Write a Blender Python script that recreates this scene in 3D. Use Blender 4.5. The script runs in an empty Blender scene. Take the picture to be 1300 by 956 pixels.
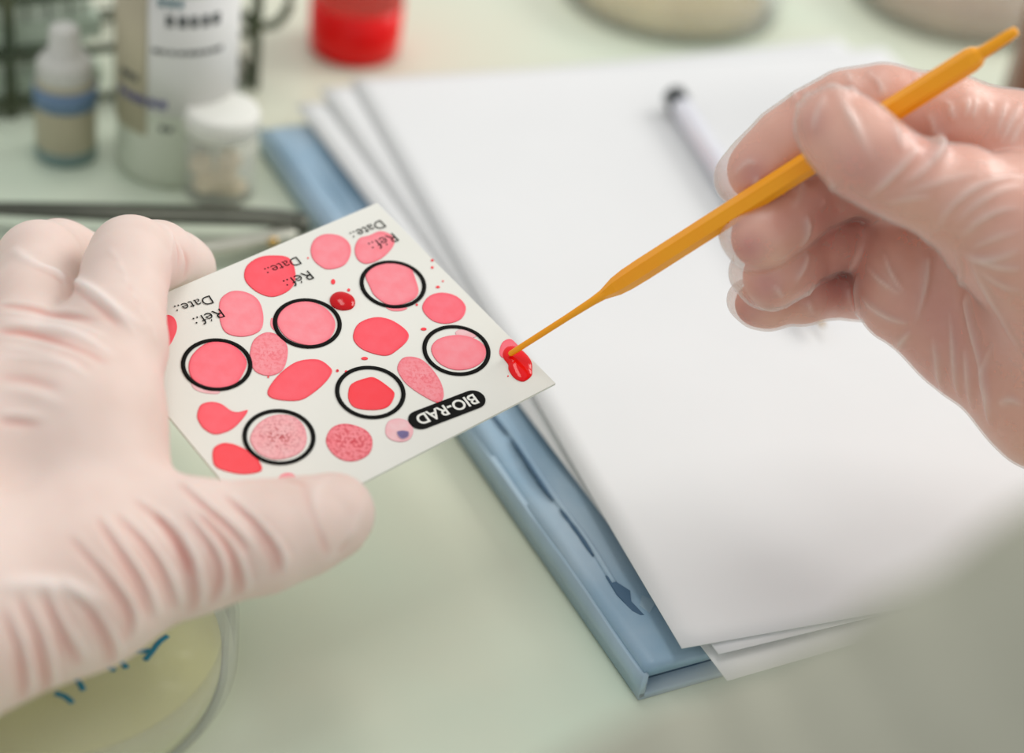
import bpy, math, random
import numpy as np
from mathutils import Vector, Matrix

random.seed(7)
rng = np.random.default_rng(11)
scene = bpy.context.scene
COL = scene.collection

# ------------------------------------------------------------------ camera
FPX, PPX, PPY = 2400.0, 650.0, 433.0           # focal length and principal point in 1300x956 pixels
PITCH, ROLL, CAM_H = math.radians(35.0), math.radians(-8.5), 0.325
_fw = np.array([0, math.cos(PITCH), -math.sin(PITCH)])
_dn0 = np.array([0, -math.sin(PITCH), -math.cos(PITCH)])
_rt0 = np.array([1.0, 0, 0])
RT = _rt0 * math.cos(ROLL) + _dn0 * math.sin(ROLL)
DN = _dn0 * math.cos(ROLL) - _rt0 * math.sin(ROLL)
FW = _fw
CAMP = np.array([0, 0, CAM_H])
cam_d = bpy.data.cameras.new('camera')
cam = bpy.data.objects.new('camera', cam_d)
COL.objects.link(cam)
cam.matrix_world = Matrix(((RT[0], -DN[0], -FW[0], CAMP[0]), (RT[1], -DN[1], -FW[1], CAMP[1]),
                           (RT[2], -DN[2], -FW[2], CAMP[2]), (0, 0, 0, 1)))
cam_d.sensor_width = 36.0
cam_d.lens = FPX / 1300 * 36.0
cam_d.shift_y = -(478 - PPY) / 1300
cam_d.clip_start, cam_d.clip_end = 0.01, 50
cam_d.dof.use_dof = True
cam_d.dof.focus_distance = 0.457
cam_d.dof.aperture_fstop = 5.3
scene.camera = cam

# ------------------------------------------------------------------ world, lights, exposure
w = bpy.data.worlds.new('world'); scene.world = w; w.use_nodes = True
bg = w.node_tree.nodes['Background']
bg.inputs[0].default_value = (0.98, 0.99, 0.99, 1); bg.inputs[1].default_value = 0.63
def area(name, loc, target, size, power, col, size_y=None):
    l = bpy.data.lights.new(name, 'AREA'); l.energy = power; l.color = col
    l.shape = 'RECTANGLE'; l.size = size; l.size_y = size_y or size
    o = bpy.data.objects.new(name, l); COL.objects.link(o); o.location = loc
    d = Vector(target) - Vector(loc); o.rotation_euler = d.to_track_quat('-Z', 'Y').to_euler()
    return o
area('window_light', (1.7, 1.5, 1.5), (0.0, 0.5, 0.0), 1.3, 32, (1.0, 0.98, 0.95), 1.1)
area('ceiling_lamp_light', (-0.2, 0.9, 2.3), (0.0, 0.5, 0), 0.5, 11, (1.0, 0.97, 0.93), 1.2)
vs = scene.view_settings
vs.view_transform = 'Standard'; vs.look = 'None'; vs.gamma = 1.0; vs.use_curve_mapping = False
vs.exposure = 0.0

# ------------------------------------------------------------------ helpers
def ray(px, py):
    return (px - PPX) / FPX * RT + (py - PPY) / FPX * DN + FW
def at(px, py, z=0.0):                          # the point of the horizontal plane z seen at a pixel
    r = ray(px, py); return CAMP + r * ((z - CAM_H) / r[2])
def cp(px, py, depth):                          # the point at a pixel and a distance (metres) along the view axis
    return CAMP + ray(px, py) * depth
def lin(c):
    return tuple((x / 12.92 if x <= .04045 else ((x + .055) / 1.055) ** 2.4) for x in (v / 255 for v in c)) + (1,)

def mat(name, col, rough=.5, col2=None, scale=60, bump=0, spec=.5, metallic=0, trans=0, sss=0, ior=1.45, coat=0, stretch=(1, 1, 1), lo=.35, hi=.65):
    m = bpy.data.materials.new(name); m.use_nodes = True
    nt = m.node_tree; b = nt.nodes['Principled BSDF']
    b.inputs['Roughness'].default_value = rough
    b.inputs['Specular IOR Level'].default_value = spec
    b.inputs['Metallic'].default_value = metallic
    b.inputs['Transmission Weight'].default_value = trans
    b.inputs['IOR'].default_value = ior
    b.inputs['Coat Weight'].default_value = coat
    if sss:
        b.inputs['Subsurface Weight'].default_value = sss
        b.inputs['Subsurface Radius'].default_value = (.004, .0015, .001)
        b.inputs['Subsurface Scale'].default_value = 1
    tc = nt.nodes.new('ShaderNodeTexCoord'); mp = nt.nodes.new('ShaderNodeMapping')
    mp.inputs['Scale'].default_value = stretch
    nz = nt.nodes.new('ShaderNodeTexNoise'); nz.inputs['Scale'].default_value = scale; nz.inputs['Detail'].default_value = 5
    rp = nt.nodes.new('ShaderNodeValToRGB')
    rp.color_ramp.elements[0].position = lo; rp.color_ramp.elements[1].position = hi
    c2 = col2 or tuple(min(255, v * .95) for v in col)
    rp.color_ramp.elements[0].color = lin(col); rp.color_ramp.elements[1].color = lin(c2)
    nt.links.new(tc.outputs['Object'], mp.inputs[0]); nt.links.new(mp.outputs[0], nz.inputs['Vector'])
    nt.links.new(nz.outputs['Fac'], rp.inputs[0]); nt.links.new(rp.outputs[0], b.inputs['Base Color'])
    if bump:
        bp = nt.nodes.new('ShaderNodeBump'); bp.inputs['Strength'].default_value = bump; bp.inputs['Distance'].default_value = .001
        nt.links.new(nz.outputs['Fac'], bp.inputs['Height']); nt.links.new(bp.outputs[0], b.inputs['Normal'])
    return m

def mesh_obj(name, verts, faces, m=None, parent=None, smooth=True, origin=None):
    me = bpy.data.meshes.new(name)
    v = np.asarray(verts, float)
    if origin is not None: v = v - np.asarray(origin)
    me.from_pydata([tuple(map(float, p)) for p in v], [], faces)
    if smooth: me.polygons.foreach_set('use_smooth', [True] * len(me.polygons))
    if m: me.materials.append(m)
    me.update()
    o = bpy.data.objects.new(name, me); COL.objects.link(o)
    if origin is not None: o.location = tuple(map(float, origin))
    if parent: o.parent = parent
    return o
def thing(name, label, cat, loc=(0, 0, 0), group=None, rotz=0):
    o = bpy.data.objects.new(name, None); COL.objects.link(o); o.empty_display_size = .01
    o.location = tuple(map(float, loc)); o.rotation_euler[2] = rotz
    return tag(o, label, cat, group)
def tag(o, label, cat, group=None):
    o['label'] = label; o['category'] = cat
    if group: o['group'] = group
    return o
def lathe(prof, n=48):
    v, f = [], []
    for r, z in prof:
        for k in range(n):
            a = 2 * math.pi * k / n; v.append((r * math.cos(a), r * math.sin(a), z))
    for i in range(len(prof) - 1):
        for k in range(n):
            f.append((i * n + k, i * n + (k + 1) % n, (i + 1) * n + (k + 1) % n, (i + 1) * n + k))
    if prof[0][0] > 0: f.append(tuple(range(n - 1, -1, -1)))
    if prof[-1][0] > 0: f.append(tuple((len(prof) - 1) * n + k for k in range(n)))
    return v, f
def tube(pts, rad, n=12, flat=None):
    pts = np.asarray(pts, float); rad = np.broadcast_to(np.asarray(rad, float), (len(pts),))
    v, f = [], []
    d = np.gradient(pts, axis=0); d /= np.linalg.norm(d, axis=1)[:, None]
    up = np.array([0, 0, 1.0]) if abs(d[0][2]) < .9 else np.array([1.0, 0, 0])
    for i in range(len(pts)):
        a = np.cross(d[i], up); a /= np.linalg.norm(a); b = np.cross(a, d[i])
        for k in range(n):
            t = 2 * math.pi * k / n
            v.append(pts[i] + rad[i] * (math.cos(t) * a + (flat or 1) * math.sin(t) * b))
    for i in range(len(pts) - 1):
        for k in range(n):
            f.append((i * n + k, i * n + (k + 1) % n, (i + 1) * n + (k + 1) % n, (i + 1) * n + k))
    f.append(tuple(range(n - 1, -1, -1))); f.append(tuple((len(pts) - 1) * n + k for k in range(n)))
    return v, f
def catmull(P, n=6, closed=True):
    P = np.asarray(P, float); N = len(P); out = []
    for i in range(N if closed else N - 1):
        if closed: p0, p1, p2, p3 = P[i - 1], P[i], P[(i + 1) % N], P[(i + 2) % N]
        else: p0, p1, p2, p3 = P[max(i - 1, 0)], P[i], P[i + 1], P[min(i + 2, N - 1)]
        for t in np.linspace(0, 1, n, endpoint=False):
            out.append(.5 * ((2 * p1) + (-p0 + p2) * t + (2 * p0 - 5 * p1 + 4 * p2 - p3) * t * t + (-p0 + 3 * p1 - 3 * p2 + p3) * t ** 3))
    if not closed: out.append(P[-1])
    return np.array(out)
def box(x0, x1, y0, y1, z0, z1):
    v = [(x, y, z) for z in (z0, z1) for y in (y0, y1) for x in (x0, x1)]
    return v, [(0, 2, 3, 1), (4, 5, 7, 6), (0, 1, 5, 4), (2, 6, 7, 3), (0, 4, 6, 2), (1, 3, 7, 5)]
def bevel(o, wdt, seg=3):
    md = o.modifiers.new('bevel', 'BEVEL'); md.width = wdt; md.segments = seg; md.limit_method = 'ANGLE'; return o
def join(*parts):
    V, F = [], []
    for v, f in parts:
        n = len(V); V += [tuple(p) for p in v]; F += [tuple(i + n for i in q) for q in f]
    return V, F
def prism(poly, z0, z1):
    n = len(poly); v = [(p[0], p[1], z0) for p in poly] + [(p[0], p[1], z1) for p in poly]
    f = [tuple(range(n - 1, -1, -1)), tuple(range(n, 2 * n))] + [(k, (k + 1) % n, n + (k + 1) % n, n + k) for k in range(n)]
    return v, f

def film(name, col, fac, rough=.1, trans=(1, 1, 1)):                 # a thin clear wall: mostly see-through, a little gloss and haze
    m = mat(name, col, rough, spec=.5); nt = m.node_tree
    tr = nt.nodes.new('ShaderNodeBsdfTransparent'); tr.inputs[0].default_value = (*trans, 1)
    mx = nt.nodes.new('ShaderNodeMixShader'); mx.inputs[0].default_value = fac
    nt.links.new(tr.outputs[0], mx.inputs[1]); nt.links.new(nt.nodes['Principled BSDF'].outputs[0], mx.inputs[2])
    nt.links.new(mx.outputs[0], nt.nodes['Material Output'].inputs['Surface'])
    return m

# ------------------------------------------------------------------ lab bench (the room's one big surface)
M_bench = mat('pale green glass bench', (212, 226, 207), .24, (220, 219, 199), scale=6, spec=.22, coat=0)
M_white_edge = mat('bench edge', (205, 208, 200), .4, scale=20)
bench = thing('lab_bench', 'pale green glossy laboratory bench top under everything', 'bench', (0.1, 0.55, 0))
o = mesh_obj('bench_top', *box(-1.1, 1.1, -.42, .75, -.03, 0), M_bench, bench, False); bevel(o, .004)
o = mesh_obj('edge_band', *box(-1.1, 1.1, -.435, -.421, -.032, -.002), M_white_edge, bench, False); bevel(o, .002)
M_floor = mat('grey floor', (150, 152, 148), .5, (140, 142, 138), scale=4)
fl = mesh_obj('floor', *box(-3, 3, -2.5, 3.5, -.95, -.9), M_floor, None, False); fl['kind'] = 'structure'
M_leg = mat('bench leg grey', (170, 172, 170), .4)
for x in (-1.0, 1.0):
    for y in (-.36, .68):
        mesh_obj('leg', *box(x - .03, x + .03, y - .03, y + .03, -.9, -.031), M_leg, bench, False)

# ------------------------------------------------------------------ folder and paper
M_folder = mat('worn blue plastic folder', (166, 188, 204), .4, (142, 172, 194), scale=38, bump=.35, spec=.5)
M_folder_dk = mat('folder seam dark blue', (72, 104, 132), .5)
M_folder_lt = mat('folder edge light', (168, 192, 208), .35)
f_tl, f_bl = at(330, 163, .009)[:2], at(818, 856, .009)[:2]
fu = (f_bl - f_tl) / np.linalg.norm(f_bl - f_tl)                  # down the left edge
fv = np.array([-fu[1], fu[0]])                                   # to the right
if fv[0] < 0: fv = -fv
f_len = np.linalg.norm(f_bl - f_tl)
folder = thing('folder', 'worn blue plastic folder lying under the white paper sheets', 'folder', (f_tl[0], f_tl[1], 0))
def fol(s, t, z):                                               # folder coordinates: s down, t right
    q = fu * s + fv * t; return (q[0], q[1], z)
def slab(s0, s1, t0, t1, z0, z1, ns=40, nt=12, wob=0.0, seed=0):
    r = np.random.default_rng(seed); ph = r.uniform(0, 6, 4)
    V, F = [], []
    for side in (0, 1):
        for i in range(ns + 1):
            for j in range(nt + 1):
                s = s0 + (s1 - s0) * i / ns; t = t0 + (t1 - t0) * j / nt
                z = z1 + wob * (math.sin(s * 55 + ph[0]) * math.sin(t * 90 + ph[1]) + .6 * math.sin(s * 130 + t * 70 + ph[2])) if side else z0
                V.append(fol(s, t, z))
    n = (ns + 1) * (nt + 1); idx = lambda i, j, sd: sd * n + i * (nt + 1) + j
    for i in range(ns):
        for j in range(nt):
            F.append((idx(i, j, 1), idx(i + 1, j, 1), idx(i + 1, j + 1, 1), idx(i, j + 1, 1)))
            F.append((idx(i, j, 0), idx(i, j + 1, 0), idx(i + 1, j + 1, 0), idx(i + 1, j, 0)))
    for i in range(ns):
        F.append((idx(i, 0, 0), idx(i + 1, 0, 0), idx(i + 1, 0, 1), idx(i, 0, 1)))
        F.append((idx(i, nt, 0), idx(i, nt, 1), idx(i + 1, nt, 1), idx(i + 1, nt, 0)))
    for j in range(nt):
        F.append((idx(0, j, 0), idx(0, j, 1), idx(0, j + 1, 1), idx(0, j + 1, 0)))
        F.append((idx(ns, j, 0), idx(ns, j + 1, 0), idx(ns, j + 1, 1), idx(ns, j, 1)))
    return V, F
mesh_obj('back_cover', *slab(0, f_len, .0, .235, .0002, .0022, 30, 4), M_folder, folder)
mesh_obj('front_cover', *slab(.001, f_len - .001, .0006, .233, .0066, .0090, 140, 60, .0007, 3), M_folder, folder)
mesh_obj('spine', *slab(0, f_len, -.0004, .0014, .0010, .0084, 60, 3, .0003, 5), M_folder_lt, folder)
mesh_obj('inner_pages', *slab(.004, f_len - .004, .002, .228, .0023, .0065, 4, 4), M_folder_dk, folder)
def seam_t(s): return .0075 + .0006 * math.sin(s * 42) + .0003 * math.sin(s * 150)
mesh_obj('pressed_crease', *tube([fol(s, seam_t(s) + .0011, .0089 + .0002 * math.sin(s * 90)) for s in np.linspace(.002, f_len - .03, 120)], .0009, 8), M_folder, folder)
s0 = .12
while s0 < f_len - .05:
    L = random.uniform(.018, .034)
    mesh_obj('seam_stitch', *tube([fol(s, seam_t(s), .0094) for s in np.linspace(s0, s0 + L, 8)], [.0002, .0005, .0004, .0006, .0005, .0006, .0005, .0002], 6), M_folder_dk, folder)
    s0 += L + random.uniform(.002, .007)
# torn, crumpled lower corner
for poly, m_ in (([(-.033, .0072), (-.026, .0104), (-.0225, .0088), (-.015, .0098), (-.0195, .0074), (-.026, .0066)], M_folder_dk),
                 ([(-.0235, .0124), (-.0205, .0100), (-.0175, .0112), (-.0205, .0150)], M_folder_lt), ([(-.014, .0078), (-.007, .0092), (-.010, .0070)], M_folder_dk)):
    v, f = prism([fol(f_len + a_, b_, 0)[:2] for a_, b_ in poly], .0080, .0096)
    mesh_obj('torn_flap', v, f, m_, folder, False)

M_paper = mat('white office paper', (231, 232, 232), .75, (228, 229, 229), scale=12, spec=.2)
p_tl, p_bl, p_tr = at(445, 105, .0135)[:2], at(864, 830, .0135)[:2], at(1060, 50, .0135)[:2]
pu = (p_bl - p_tl) / np.linalg.norm(p_bl - p_tl)
pv = np.array([-pu[1], pu[0]]); pv = pv if pv[0] > 0 else -pv
PAPER_L, PAPER_W = np.linalg.norm(p_bl - p_tl), .214
def sheet(tl, ang, z, label, curl=0.0, seed=0):
    c, s = math.cos(ang), math.sin(ang)
    U = np.array([pu[0] * c - pu[1] * s, pu[0] * s + pu[1] * c]); V_ = np.array([pv[0] * c - pv[1] * s, pv[0] * s + pv[1] * c])
    r = np.random.default_rng(seed); ph = r.uniform(0, 6, 3)
    ns, nt = 44, 32; V, F = [], []
    for side in (0, 1):
        for i in range(ns + 1):
            for j in range(nt + 1):
                a, b = i / ns, j / nt
                q = U * PAPER_L * a + V_ * PAPER_W * b
                zz = .0004 * (math.sin(a * 5 + ph[0]) * math.sin(b * 4 + ph[1]) + 1) + curl * (max(0, a - .55) ** 2 * (1.2 - b) + .5 * max(0, .25 - a) ** 2)
                V.append((q[0], q[1], zz + side * .00022))
    n = (ns + 1) * (nt + 1); idx = lambda i, j, sd: sd * n + i * (nt + 1) + j
    for i in range(ns):
        for j in range(nt):
            F.append((idx(i, j, 1), idx(i + 1, j, 1), idx(i + 1, j + 1, 1), idx(i, j + 1, 1)))
            F.append((idx(i, j, 0), idx(i, j + 1, 0), idx(i + 1, j + 1, 0), idx(i + 1, j, 0)))
    for i in range(ns):
        F.append((idx(i, 0, 0), idx(i + 1, 0, 0), idx(i + 1, 0, 1), idx(i, 0, 1)))
        F.append((idx(i, nt, 0), idx(i, nt, 1), idx(i + 1, nt, 1), idx(i + 1, nt, 0)))
    for j in range(nt):
        F.append((idx(0, j, 0), idx(0, j, 1), idx(0, j + 1, 1), idx(0, j + 1, 0)))
        F.append((idx(ns, j, 0), idx(ns, j + 1, 0), idx(ns, j + 1, 1), idx(ns, j, 1)))
    o = mesh_obj('paper_sheet', V, F, M_paper); o.location = (float(tl[0]), float(tl[1]), z)
    return tag(o, label, 'paper', 'white sheets stacked on the blue folder')
sheet(p_tl, 0, .0140, 'white paper sheet on top of the stack, under the pen', .004, 1)
sheet(at(402, 112, .0125)[:2] + pu * .003, math.radians(4.2), .0127, 'white paper sheet second from top, peeking out left of the top sheet', .004, 2)
sheet(at(374, 134, .0115)[:2] + pu * .001, math.radians(6.2), .0115, 'lowest white paper sheet, sticking furthest out towards the blue folder corner', .001, 3)

# ------------------------------------------------------------------ pen on the paper
M_clear = mat('clear pen barrel', (236, 237, 242), .2, (230, 231, 240), trans=.1, spec=.5)
M_black = mat('black plastic', (22, 34, 32), .35, (30, 40, 40))
M_brass = mat('brass tip', (186, 150, 84), .25, metallic=1)
M_inkblue = mat('pen ink refill blue', (70, 110, 170), .4)
a, b = at(860, 128, .0196), at(1046, 414, .0196)
pen = thing('ballpoint_pen', 'clear ballpoint pen with black end plug lying on paper behind right hand', 'pen', a)
d = (b - a); L = np.linalg.norm(d); d /= L
seg = lambda t: (d * t)
mesh_obj('barrel', *tube([seg(t) for t in (.004, .005, L * .5, L - .028, L - .026)], [.0036, .0042, .0042, .0042, .0034], 6), M_clear, pen, False)
mesh_obj('end_plug', *tube([seg(t) for t in (-.0035, -.003, .003, .0039)], [.0022, .0043, .0043, .0036], 14), M_black, pen)
mesh_obj('nose_cone', *tube([seg(t) for t in (L - .026, L - .024, L - .012, L - .008)], [.0036, .004, .0028, .0018], 14), M_inkblue, pen)
mesh_obj('point', *tube([seg(t) for t in (L - .008, L - .004, L)], [.0015, .0012, .0004], 10), M_brass, pen)

# ------------------------------------------------------------------ bottles and jars
def glass(name, col, rough=.05):
    return mat(name, col, rough, trans=.85, spec=.5)
M_wcap = mat('white plastic cap', (238, 238, 230), .4, (232, 232, 224), spec=.4)
M_wcap2 = mat('greyish white plastic', (208, 208, 202), .4, (200, 200, 194))
M_jar = mat('milky plastic jar', (206, 212, 196), .3, (198, 206, 188), spec=.5)
M_label = mat('white paper label', (226, 226, 224), .6, (220, 220, 216))
M_beige = mat('beige label', (186, 178, 152), .55, (178, 170, 146))
M_print = mat('dark grey print', (74, 80, 80), .6)
M_violet = mat('violet print', (92, 92, 140), .6)
M_teal = mat('teal print', (92, 130, 140), .6)
M_bluelabel = mat('blue label band', (106, 132, 162), .5, (98, 126, 156))
M_silver = mat('silver foil lid', (206, 210, 214), .25, metallic=.9)
def scale_at(px, py):                                            # metres per pixel on the bench
    return np.linalg.norm(at(px + 1, py) - at(px, py))
def patch(r, z0, z1, a0, a1, n=24, th=.0004):                     # a label wrapped round a cylinder
    V, F = [], []
    for k in range(n + 1):
        a_ = a0 + (a1 - a0) * k / n
        for rr, z in ((r, z0), (r + th, z0), (r + th, z1), (r, z1)): V.append((rr * math.cos(a_), rr * math.sin(a_), z))
    for k in range(n):
        for q in range(4): F.append((4 * k + q, 4 * (k + 1) + q, 4 * (k + 1) + (q + 1) % 4, 4 * k + (q + 1) % 4))
    F.append((3, 2, 1, 0)); F.append(tuple(4 * n + q for q in range(4)))
    return V, F
FACE = math.atan2(-1, 0)                                          # towards the camera

# dropper bottle
c = at(84, 196); k = scale_at(84, 196)
r = 39 * k
t = thing('dropper_bottle', 'small beige dropper bottle with white nozzle cap and blue label band', 'bottle', (c[0], c[1], 0))
zb = r * 2.9
mesh_obj('body', *lathe([(r * .92, 0), (r, .002), (r, zb * .95), (r * .9, zb * 1.05), (r * .62, zb * 1.12)]), mat('beige bottle body', (180, 174, 148), .35, (172, 166, 142)), t)
mesh_obj('label_band', *patch(r, zb * .70, zb * .95, 0, 2 * math.pi, 48), M_bluelabel, t)
mesh_obj('base_ring', *lathe([(r * .93, 0), (r * 1.015, .0015), (r * 1.015, .005), (r * .95, .0052)]), mat('blue green base', (120, 146, 142), .4), t)
mesh_obj('cap', *lathe([(r * .9, zb * 1.0), (r * .93, zb * 1.01), (r * .9, zb * 1.2), (r * .74, zb * 1.28), (r * .53, zb * 1.31), (r * .47, zb * 1.60), (r * .4, zb * 1.63)]), M_wcap2, t)

# large jar
c = at(222, 205); k = scale_at(222, 205)
R = 74 * k; H = .076
t = thing('reagent_jar', 'tall milky plastic reagent jar with printed white label and silver lid', 'jar', (c[0], c[1], 0))
mesh_obj('body', *lathe([(R * .93, 0), (R, .003), (R, H * .9), (R * .96, H * .95), (R * .9, H)]), M_jar, t)
mesh_obj('label', *patch(R, H * .36, H * .9, math.radians(-105), math.radians(15)), M_label, t)
mesh_obj('side_label', *patch(R, H * .25, H * .9, math.radians(-195), math.radians(-106)), M_beige, t)
def dashes(z, a0, a1, hgt, m_, name='print_line', n=6, th=.0007):
    aa = a0
    for q in range(n):
        wd = (a1 - a0) / n * random.uniform(.6, .85)
        mesh_obj(name, *patch(R, z, z + hgt, math.radians(aa), math.radians(aa + wd), 5, th), m_, t)
        aa += (a1 - a0) / n
dashes(H * .775, -88, -34, H * .05, M_print, n=5)
dashes(H * .65, -100, -30, H * .018, M_print, n=9)
dashes(H * .49, -138, -112, H * .03, M_print, n=3)
dashes(H * .395, -142, -84, H * .035, M_violet, n=6)
dashes(H * .86, -95, -70, H * .035, M_teal, n=3)
dashes(H * .29, -92, -78, H * .02, M_print, n=2)
mesh_obj('lid', *lathe([(R * .92, H), (R * 1.0, H + .0008), (R * 1.02, H + .003), (R * 1.02, H + .02), (R * .97, H + .023), (R * .9, H + .0235)]), M_silver, t)

# white capped vial
c = at(278, 243); k = scale_at(278, 243)
r = 46 * k; H = r * 2.05
t = thing('sample_vial', 'short clear vial of cream discs with a white screw cap', 'vial', (c[0], c[1], 0))
mesh_obj('glass_body', *lathe([(r * .9, 0), (r * .97, .001), (r * .97, H * .97), (r * .85, H * 1.0)]), film('hazy vial plastic', (236, 236, 232), .3, .2), t)
M_cream = mat('cream disc', (228, 214, 178), .5, (214, 198, 160))
for q, (dx, dy, dz, tilt) in enumerate(((.25, -.55, .42, .9), (-.3, -.5, .25, .5), (.5, -.3, .2, .3), (-.45, -.35, .5, .7), (.1, -.2, .15, .1), (.35, -.5, .66, 1.0))):
    v, f = lathe([(r * .3, -.001), (r * .33, -.0005), (r * .33, .0005), (r * .3, .001)], 20)
    v = [Matrix.Rotation(tilt, 4, 'X') @ Vector(p) + Vector((dx * r, dy * r, dz * H)) for p in v]
    mesh_obj('cream_disc', [tuple(p) for p in v], f, M_cream, t)
capv = [(r * .98, H * .98), (r * 1.02, H * 1.0), (r * 1.02, H * 1.24), (r * .98, H * 1.29), (r * .9, H * 1.3)]
mesh_obj('cap', *lathe(capv), M_wcap, t)
for q in range(40):
    a_ = 2 * math.pi * q / 40
    mesh_obj('cap_rib', *tube([(r * 1.022 * math.cos(a_), r * 1.022 * math.sin(a_), z) for z in (H * 1.02, H * 1.22)], .0003, 5), M_wcap, t)

# red liquid container
c = at(449, 62); k = scale_at(449, 62)
r = 58 * k
t = thing('red_liquid_jar', 'clear round jar half filled with bright red liquid behind the papers', 'jar', (c[0], c[1], 0))
M_red = mat('bright red liquid', (250, 4, 6), .3, (244, 2, 4), spec=.4)
M_redglass = film('red tinted clear plastic', (236, 130, 120), .3, .12, (1, .8, .78))
mesh_obj('liquid', *lathe([(r * .8, .001), (r * .93, .003), (r * .965, .008), (r * .965, .021), (r * .9, .0212)]), M_red, t)
mesh_obj('jar_wall', *lathe([(r * .97, .021), (r, .0211), (r, .044), (r * .97, .044), (r * .965, .0212)]), M_redglass, t)
mesh_obj('jar_base', *lathe([(r * .78, 0), (r * .95, .0009), (r * .99, .006), (r, .021), (r * .97, .021), (r * .96, .006), (r * .9, .002)]), M_red, t)

# wire rack with pale tubes at the back left
M_wire = mat('dark green coated wire', (66, 78, 62), .4, (86, 92, 66))
c0, c1 = at(-150, 168), at(322, 112)
ru = (c1 - c0)[:2]; RL = np.linalg.norm(ru); ru /= RL; rv = np.array([-ru[1], ru[0]])
rack = thing('wire_rack', 'dark green wire test tube rack standing behind the bottles', 'rack', (c0[0], c0[1], 0))
def rk(s, q, z): p = ru * s + rv * q; return (p[0], p[1], z)
RD = .062
for z in (.004, .022, .043, .062):
    for q in (0, RD):
        mesh_obj('rail', *tube([rk(0, q, z), rk(RL, q, z)], .0016, 8), M_wire, rack)
    for s in (0, RL):
        mesh_obj('end_rail', *tube([rk(s, 0, z), rk(s, RD, z)], .0016, 8), M_wire, rack)
for s in (0, RL * .33, RL * .62, RL):
    for q in (0, RD):
        mesh_obj('post', *tube([rk(s, q, .0), rk(s, q, .068)], .002, 8), M_wire, rack)
for q in (RD / 3, 2 * RD / 3):
    for z in (.022, .062):
        mesh_obj('cross_wire', *tube([rk(0, q, z), rk(RL, q, z)], .001, 6), M_wire, rack)
mesh_obj('hook', *tube([rk(RL + .004 + .008 * math.sin(a_), .0 , .034 + .010 * math.cos(a_)) for a_ in np.linspace(-1, 4.2, 16)], .0018, 8), M_wire, rack)
M_tray = mat('pale mint tray plastic', (206, 220, 204), .4, (196, 212, 194))
M_cell = mat('whitish well plastic', (222, 230, 220), .35, (206, 218, 202))
for z, lab in ((.006, 'pale mint plastic tray on the lowest level of the wire rack'), (.0245, 'pale mint plastic tray on the middle level of the wire rack'), (.0455, 'pale mint plastic tray on the top level of the wire rack')):
    tr_ = thing('sample_tray', lab, 'tray', (c0[0], c0[1], z), 'trays in the wire rack')
    rot_ = lambda vf: ([rk(*p) for p in vf[0]], vf[1])
    mesh_obj('tray_body', *rot_(box(.004, RL * .58, .004, RD - .004, 0, .007)), M_tray, tr_, False)
    for q in range(9):
        x0 = .006 + q * (RL * .58 - .008) / 9
        for jj in range(3):
            y0 = .006 + jj * .017
            mesh_obj('well', *rot_(box(x0, x0 + .0062, y0, y0 + .012, .0071, .0125)), M_cell, tr_, False)

# forceps
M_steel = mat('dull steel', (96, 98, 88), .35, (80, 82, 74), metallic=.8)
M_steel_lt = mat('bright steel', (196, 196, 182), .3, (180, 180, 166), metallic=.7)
h = at(388, 290, .006)
fc = thing('forceps', 'steel forceps lying on the bench behind the left hand', 'forceps', (h[0], h[1], 0))
def fpt(px, py, z): p = at(px, py, z); return (p[0] - h[0], p[1] - h[1], z)
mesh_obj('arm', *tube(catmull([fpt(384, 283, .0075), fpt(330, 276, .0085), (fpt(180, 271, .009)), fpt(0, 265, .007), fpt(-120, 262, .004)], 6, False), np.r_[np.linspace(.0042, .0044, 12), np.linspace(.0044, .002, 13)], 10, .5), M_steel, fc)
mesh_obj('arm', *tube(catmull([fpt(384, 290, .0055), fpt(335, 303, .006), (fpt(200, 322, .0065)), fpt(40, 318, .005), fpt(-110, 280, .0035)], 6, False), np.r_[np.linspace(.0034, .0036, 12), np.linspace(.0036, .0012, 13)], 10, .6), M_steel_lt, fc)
mesh_obj('heel', *tube([fpt(372, 284, .007), fpt(380, 285, .007), fpt(390, 286, .007), fpt(393, 286, .007)], [.0036, .0046, .0042, .002], 12, .8), M_steel, fc)
mesh_obj('rivet', *tube([fpt(346, 307, .0085), fpt(346, 307, .0105)], .0016, 12), M_brass, fc)

# petri dishes
M_dish = film('clear dish plastic', (232, 236, 228), .13, .12, (.985, .985, .98))
def petri(px, py, r, label, agar, agar2, hgt=.015, inset=0.0):
    c = at(px, py)
    t = thing('petri_dish', label, 'petri dish', (c[0], c[1], 0), 'petri dishes on the bench')
    mesh_obj('dish', *lathe([(0, .0003), (r * .97, .0003), (r, .0008), (r, hgt), (r - .0012, hgt), (r - .0012, .0016), (0, .0015)], 72), M_dish, t)
    mesh_obj('agar', *lathe([(0, .0017), (r - .0016 - inset, .0017), (r - .0016 - inset, .0055), (r - .004 - inset, .0052), (0, .0050)], 72), mat('agar jelly', agar, .18, agar2, scale=40, spec=.5), t)
    R2 = r + .0022
    ld = mesh_obj('lid', *lathe([(0, hgt + .0018), (R2 - .001, hgt + .0018), (R2, hgt + .001), (R2, .005), (R2 - .001, .005), (R2 - .001, hgt + .0006), (0, hgt + .0006)], 72), M_dish, t)
    return t, c
petri(848, 0, .045, 'petri dish of yellowish brown agar at the upper edge behind the papers', (196, 180, 122), (172, 154, 100), inset=.004)
petri(1208, 4, .045, 'petri dish of brownish agar at the upper right beyond the right hand', (160, 128, 84), (142, 108, 70), inset=.003)
dish, dc = petri(48, 846, .0435, 'petri dish of yellow green agar with blue marker writing under the left hand', (246, 246, 190), (242, 242, 178))
M_marker = mat('blue marker ink', (34, 140, 172), .5, (30, 132, 166))
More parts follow.
